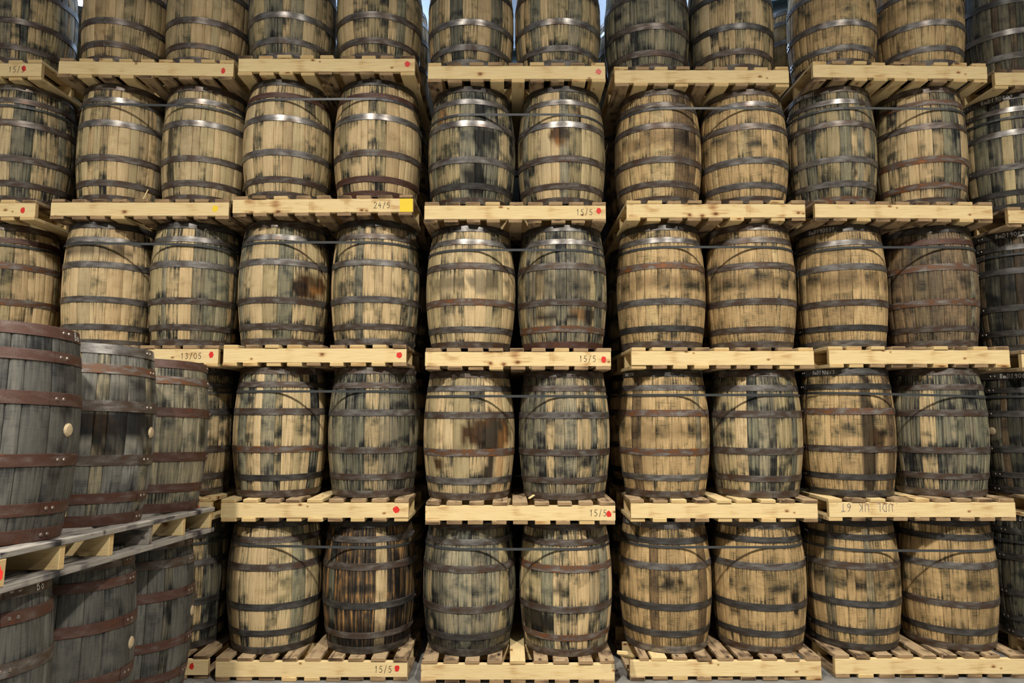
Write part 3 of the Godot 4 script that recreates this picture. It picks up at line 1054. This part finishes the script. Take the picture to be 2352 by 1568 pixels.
func strap(s: String, tier: int, label: String, base: Transform3D, xs: Array, H: float, at: float, tilt: float, rows: int) -> void:
	var r := radius_at(at - 0.012, 0.336, 0.29) + 0.003
	var z0 := -0.348
	var path := []
	var back := -0.348 - 0.676 * (rows - 1)
	for i in 13:
		path.append([xs[0] + r * sin(-PI / 2 + PI / 2 * i / 12.0), z0 + r * cos(-PI / 2 + PI / 2 * i / 12.0)])
	for i in 13:
		path.append([xs[1] + r * sin(PI / 2 * i / 12.0), z0 + r * cos(PI / 2 * i / 12.0)])
	for i in 7:
		path.append([xs[1] + r * cos(PI / 2 * i / 6.0), back - r * sin(PI / 2 * i / 6.0)])
	for i in 7:
		path.append([xs[0] - r * sin(PI / 2 * i / 6.0), back - r * cos(PI / 2 * i / 6.0)])
	var st := SurfaceTool.new()
	st.begin(Mesh.PRIMITIVE_TRIANGLES)
	var n := path.size()
	var w := 0.0085
	for i in n:
		var p: Array = path[i]
		var q: Array = path[(i + 1) % n]
		var d := Vector2(q[0] - p[0], q[1] - p[1]).normalized()
		var nn := Vector3(-d.y, 0, d.x)
		nn = nn if nn.dot(Vector3(p[0] - (xs[0] + xs[1]) * 0.5, 0, p[1] - (z0 + back) * 0.5)) > 0.0 else -nn
		var yp: float = at * H + tilt * (p[0] - (xs[0] + xs[1]) * 0.5)
		var yq: float = at * H + tilt * (q[0] - (xs[0] + xs[1]) * 0.5)
		var A := Vector3(p[0], yp - w, p[1])
		var B := Vector3(q[0], yq - w, q[1])
		var C := Vector3(q[0], yq + w, q[1])
		var D := Vector3(p[0], yp + w, p[1])
		var o := nn * 0.0012
		quad(st, A + o, B + o, C + o, D + o, nn)
		quad(st, A, B, C, D, -nn)
		quad(st, D, C, C + o, D + o, Vector3.UP)
		quad(st, A, B, B + o, A + o, Vector3.DOWN)
	var m := put("strap", st.commit(), M.strap)
	m.transform = base
	tag(m, label, "strap", "straps round the barrels")


var lites: Array = []


func stack_level(s: String, tier: int) -> void:
	if rivet_mesh == null:
		rivet_mesh = dome(0.0085, 0.006, 8)
		bung_mesh = dome(0.03, 0.012, 14)
	var key := "%s%d" % [s, tier + 1]
	var p: Array = PALLET[s][tier]
	# transform of the deck top, at the middle of the front edge
	var base := Transform3D(Basis(Vector3(0, 0, 1), deg_to_rad(ROLL.get(key, 0.0))), Vector3(p[0], p[1] + 0.0765, p[2]))
	var pl := thing("pallet", pallet_label(key, tier, s), "pallet", "pine pallets under the barrels")
	pl.transform = base
	pallet(pl, 0.85 if tier == 0 else [0.9, 0.3, 0.6][rng.randi() % 3], false, key == "E1")
	marks(pl, key)
	# height of the barrels: up to the pallet above
	var H := 0.9
	if tier < 4:
		H = PALLET[s][tier + 1][1] - p[1] - 0.155
	var xs: Array = BARREL_X[s][tier]
	var lx := [xs[0] - p[0], xs[1] - p[0]]
	var lean: float = deg_to_rad(ROLL.get("%s%d" % [s, tier + 2], 0.0) - ROLL.get(key, 0.0))
	var full := H
	for c in 2:
		H = full + lx[c] * lean - absf(lean) * 0.29 - 0.0005
		var bk := "%s%d%d" % [s, c + 1, tier + 1]
		if LOOK.has(bk):
			var d: Array = LOOK[bk]
			var b := thing("barrel", "%s, %s on %s of %s" % [d[2], ["left", "right"][c], TIER[tier], STACK[s]], "barrel", "whisky barrels in the stacked wall")
			b.transform = base * Transform3D(Basis(), Vector3(lx[c], 0.0, -0.348))
			make_barrel(b, bk, d[0], d[1], H, {"B": 0.322, "C": 0.335, "D": 0.336, "E": 0.334}.get(s, 0.329), 0.288 + rng.randf_range(-0.004, 0.004))
			if bk == "D21":
				chalk(b, "0773", deg_to_rad(52), 0.03, H, 0.33, 0.286, 0.04, true)
		else:
			hidden_barrel(base * Transform3D(Basis(), Vector3(lx[c], 0.0, -0.348)), H)
		# the barrel behind it on the same pallet
		if s == "F" and c == 0 and tier == 4:
			var rb := thing("barrel", "pale chalk-marked barrel in the gap behind the second stack from right", "barrel")
			rb.transform = base * Transform3D(Basis(), Vector3(lx[c] - 0.03, 0.0, -0.348 - 0.69))
			make_barrel(rb, "F35", "S", "gggggg", H, 0.33, 0.287)
			continue
		hidden_barrel(base * Transform3D(Basis(), Vector3(lx[c], 0.0, -0.348 - 0.676)), H)
	if tier < 4:
		strap(s, tier, "dark plastic strap round the barrels on %s of %s" % [TIER[tier], STACK[s]], base, lx, H, STRAP_AT[s][tier], {"F1": -0.004, "B4": -0.02, "B3": -0.012, "F2": -0.025, "C1": -0.02}.get(key, 0.0), 2)


func hidden_barrel(t: Transform3D, H: float) -> void:
	if lites.is_empty():
		for d in [["M", "bgbbgb"], ["S", "kgggkb"], ["M", "kbbbbk"]]:
			var b := Node3D.new()
			b.name = "barrel"
			make_barrel(b, "", d[0], d[1], 0.9, 0.33, 0.286, true)
			lites.append(b)
	var o: Node3D = lites[rng.randi() % 3].duplicate()
	o.name = numbered("rear_barrel")
	add_child(o)
	tag(o, "oak barrel in the shade behind the front row of barrels", "barrel", "barrels behind the front row")
	o.transform = t * Transform3D(Basis(Vector3.UP, (rng.randi() % 4) * PI / 2).scaled(Vector3(0.965, H / 0.9, 0.965)), Vector3.ZERO)


func pallet_label(key: String, tier: int, s: String) -> String:
	var look := "pale pine pallet"
	if MARKS.has(key):
		var m: Array = MARKS[key]
		var dot: String = {"r": "red dot", "p": "pink smear", "y": "yellow smear", "Y": "yellow end", "": "faded grey scrawl"}[m[3]]
		look = "pine pallet with %s%s" % [dot, " and %s" % m[0] if m[0] != "" else ""]
	if key == "E1":
		look = "pine pallet with broken corner board"
	return "%s under %s of %s" % [look, ["bottom tier", "second tier", "third tier", "fourth tier", "top tier"][tier], STACK[s]]


func marks(pl: Node3D, key: String) -> void:
	if not MARKS.has(key):
		return
	var m: Array = MARKS[key]
	var face := func(p: Vector2) -> Array: return [Vector3(p.x, p.y, 0.0008), Vector3(0, 0, 1)]
	if m[0] != "":
		var size := 0.042
		var w := put("pen_writing", writing(m[0], size, 0.0032, false, face), M.pen, pl)
		w.position = Vector3(m[1] - size * 0.74 * m[0].length() * 0.5, -0.0265 - 0.07, 0.0)
	if m[3] == "":
		var w := put("faded_writing", writing(".UDL UK 6T.", 0.056, 0.0045, true, face), M.faded, pl)
		w.position = Vector3(-0.62, -0.0265 - 0.062, 0.0)
		return
	if m[3] == "Y":
		var st := SurfaceTool.new()
		st.begin(Mesh.PRIMITIVE_TRIANGLES)
		box_into(st, Vector3(0, 0, 0.0002), Vector3(0.094, 0.098, 0.0012))
		put("paint_mark", st.commit(), M.yellow, pl).position = Vector3(m[2] + 0.002, -0.0765, 0.0)
		return
	var d := put("paint_mark", blob(0.023 if m[3] != "y" else 0.026, rng.randf_range(0.7, 1.1), hash(key)), {"r": M.red, "p": M.pink, "y": M.yellow}[m[3]], pl)
	d.position = Vector3(m[2], -0.0265 - rng.randf_range(0.04, 0.06), 0.0)


# ================================================================= the near stack at the left
func front_stack() -> void:
	var base := Transform3D(Basis(Vector3.RIGHT, deg_to_rad(-2.9)), Vector3(0, 1.303, -2.6))
	var up := thing("pallet", "weathered grey pallet under the upper near barrels at the left edge", "pallet", "pallets of the near stack")
	up.transform = base * Transform3D(Basis(), Vector3(-2.55, 0, 0))
	pallet(up, 1.0, true)
	var d := put("paint_mark", blob(0.035, 0.8, 5), M.red, up)
	d.position = Vector3(0.64, -0.08, 0.0)
	var low := thing("pallet", "pallet on the floor under the lower near barrels", "pallet", "pallets of the near stack")
	low.transform = base * Transform3D(Basis(), Vector3(-2.55, -0.153 - 0.9, 0))
	pallet(low, 1.0, true)
	var bearer := put("timber_bearer", board(1.3, 0.055, 0.09, 0.003, 9), pine[3])
	bearer.position = Vector3(-2.55, 0.0275, -2.72)
	tag(bearer, "timber bearer on the floor under the front of the near pallet", "timber")
	var rows := [
		["L1", "Z", "rrrrrr", -2.245, 0.0, -0.345, 0.9, "dark grey barrel with rust-red hoops, nearest on the near pallet"],
		["L2", "Y", "gobbrr", -2.245, 0.0, -1.005, 0.9, "blotchy grey barrel with black burnt patch, middle of three near barrels"],
		["L3", "Y", "rorrrr", -2.245, 0.0, -1.665, 0.9, "pale grey barrel with rusty hoops, farthest on the near pallet"],
		["K1", "Z", "brbrrr", -2.25, -1.053, -0.315, 0.9, "grey barrel under the near pallet, cut off by the left edge"],
		["K2", "Z", "brrrrr", -2.25, -1.053, -0.975, 0.9, "grey barrel with rusty hoops, middle one under the near pallet"],
		["K3", "Z", "bbrrrr", -2.25, -1.053, -1.635, 0.9, "dark-streaked grey barrel, farthest one under the near pallet"],
	]
	for r in rows:
		var b := thing("barrel", r[7], "barrel", "grey barrels of the near stack")
		b.transform = base * Transform3D(Basis(), Vector3(r[3], r[4], r[5]))
		make_barrel(b, r[0], r[1], r[2], r[6], 0.324, 0.284)
		if r[0] in ["L1", "L2", "K1"]:
			chalk(b, "Bo", deg_to_rad({"L1": 99.0, "L2": 103.0, "K1": 88.0}[r[0]]), 0.036, r[6], 0.324, 0.284, 0.972, false)
		hidden_barrel(base * Transform3D(Basis(), Vector3(r[3] - 0.675, r[4], r[5])), r[6])


func litter() -> void:
	# the snapped board at the corner of the floor pallet right of centre, and slivers of wood
	var m := put("broken_board", board(0.34, 0.024, 0.07, 0.004, 3), pine[0])
	m.transform = Transform3D(Basis(Vector3.UP, deg_to_rad(72)) * Basis(Vector3(0, 0, 1), deg_to_rad(-22)), Vector3(0.775, 0.17, -4.83))
	tag(m, "snapped pale board hanging off the broken corner of a floor pallet", "board")
	for c in [[0.135, 1.225, -4.83, 25.0, "small wood chip on the second tier pallet of the central stack"], [-2.72, 3.405, -4.93, 70.0, "thin upright wood sliver beside the pale barrel in the fourth tier"]]:
		var w := put("wood_chip", board(0.05 if c[3] < 50 else 0.1, 0.008, 0.022, 0.002, 4), pine[0])
		w.transform = Transform3D(Basis(Vector3.UP, 0.6) * Basis(Vector3(0, 0, 1), deg_to_rad(c[3])), Vector3(c[0], c[1], c[2]))
		tag(w, c[4], "wood chip")
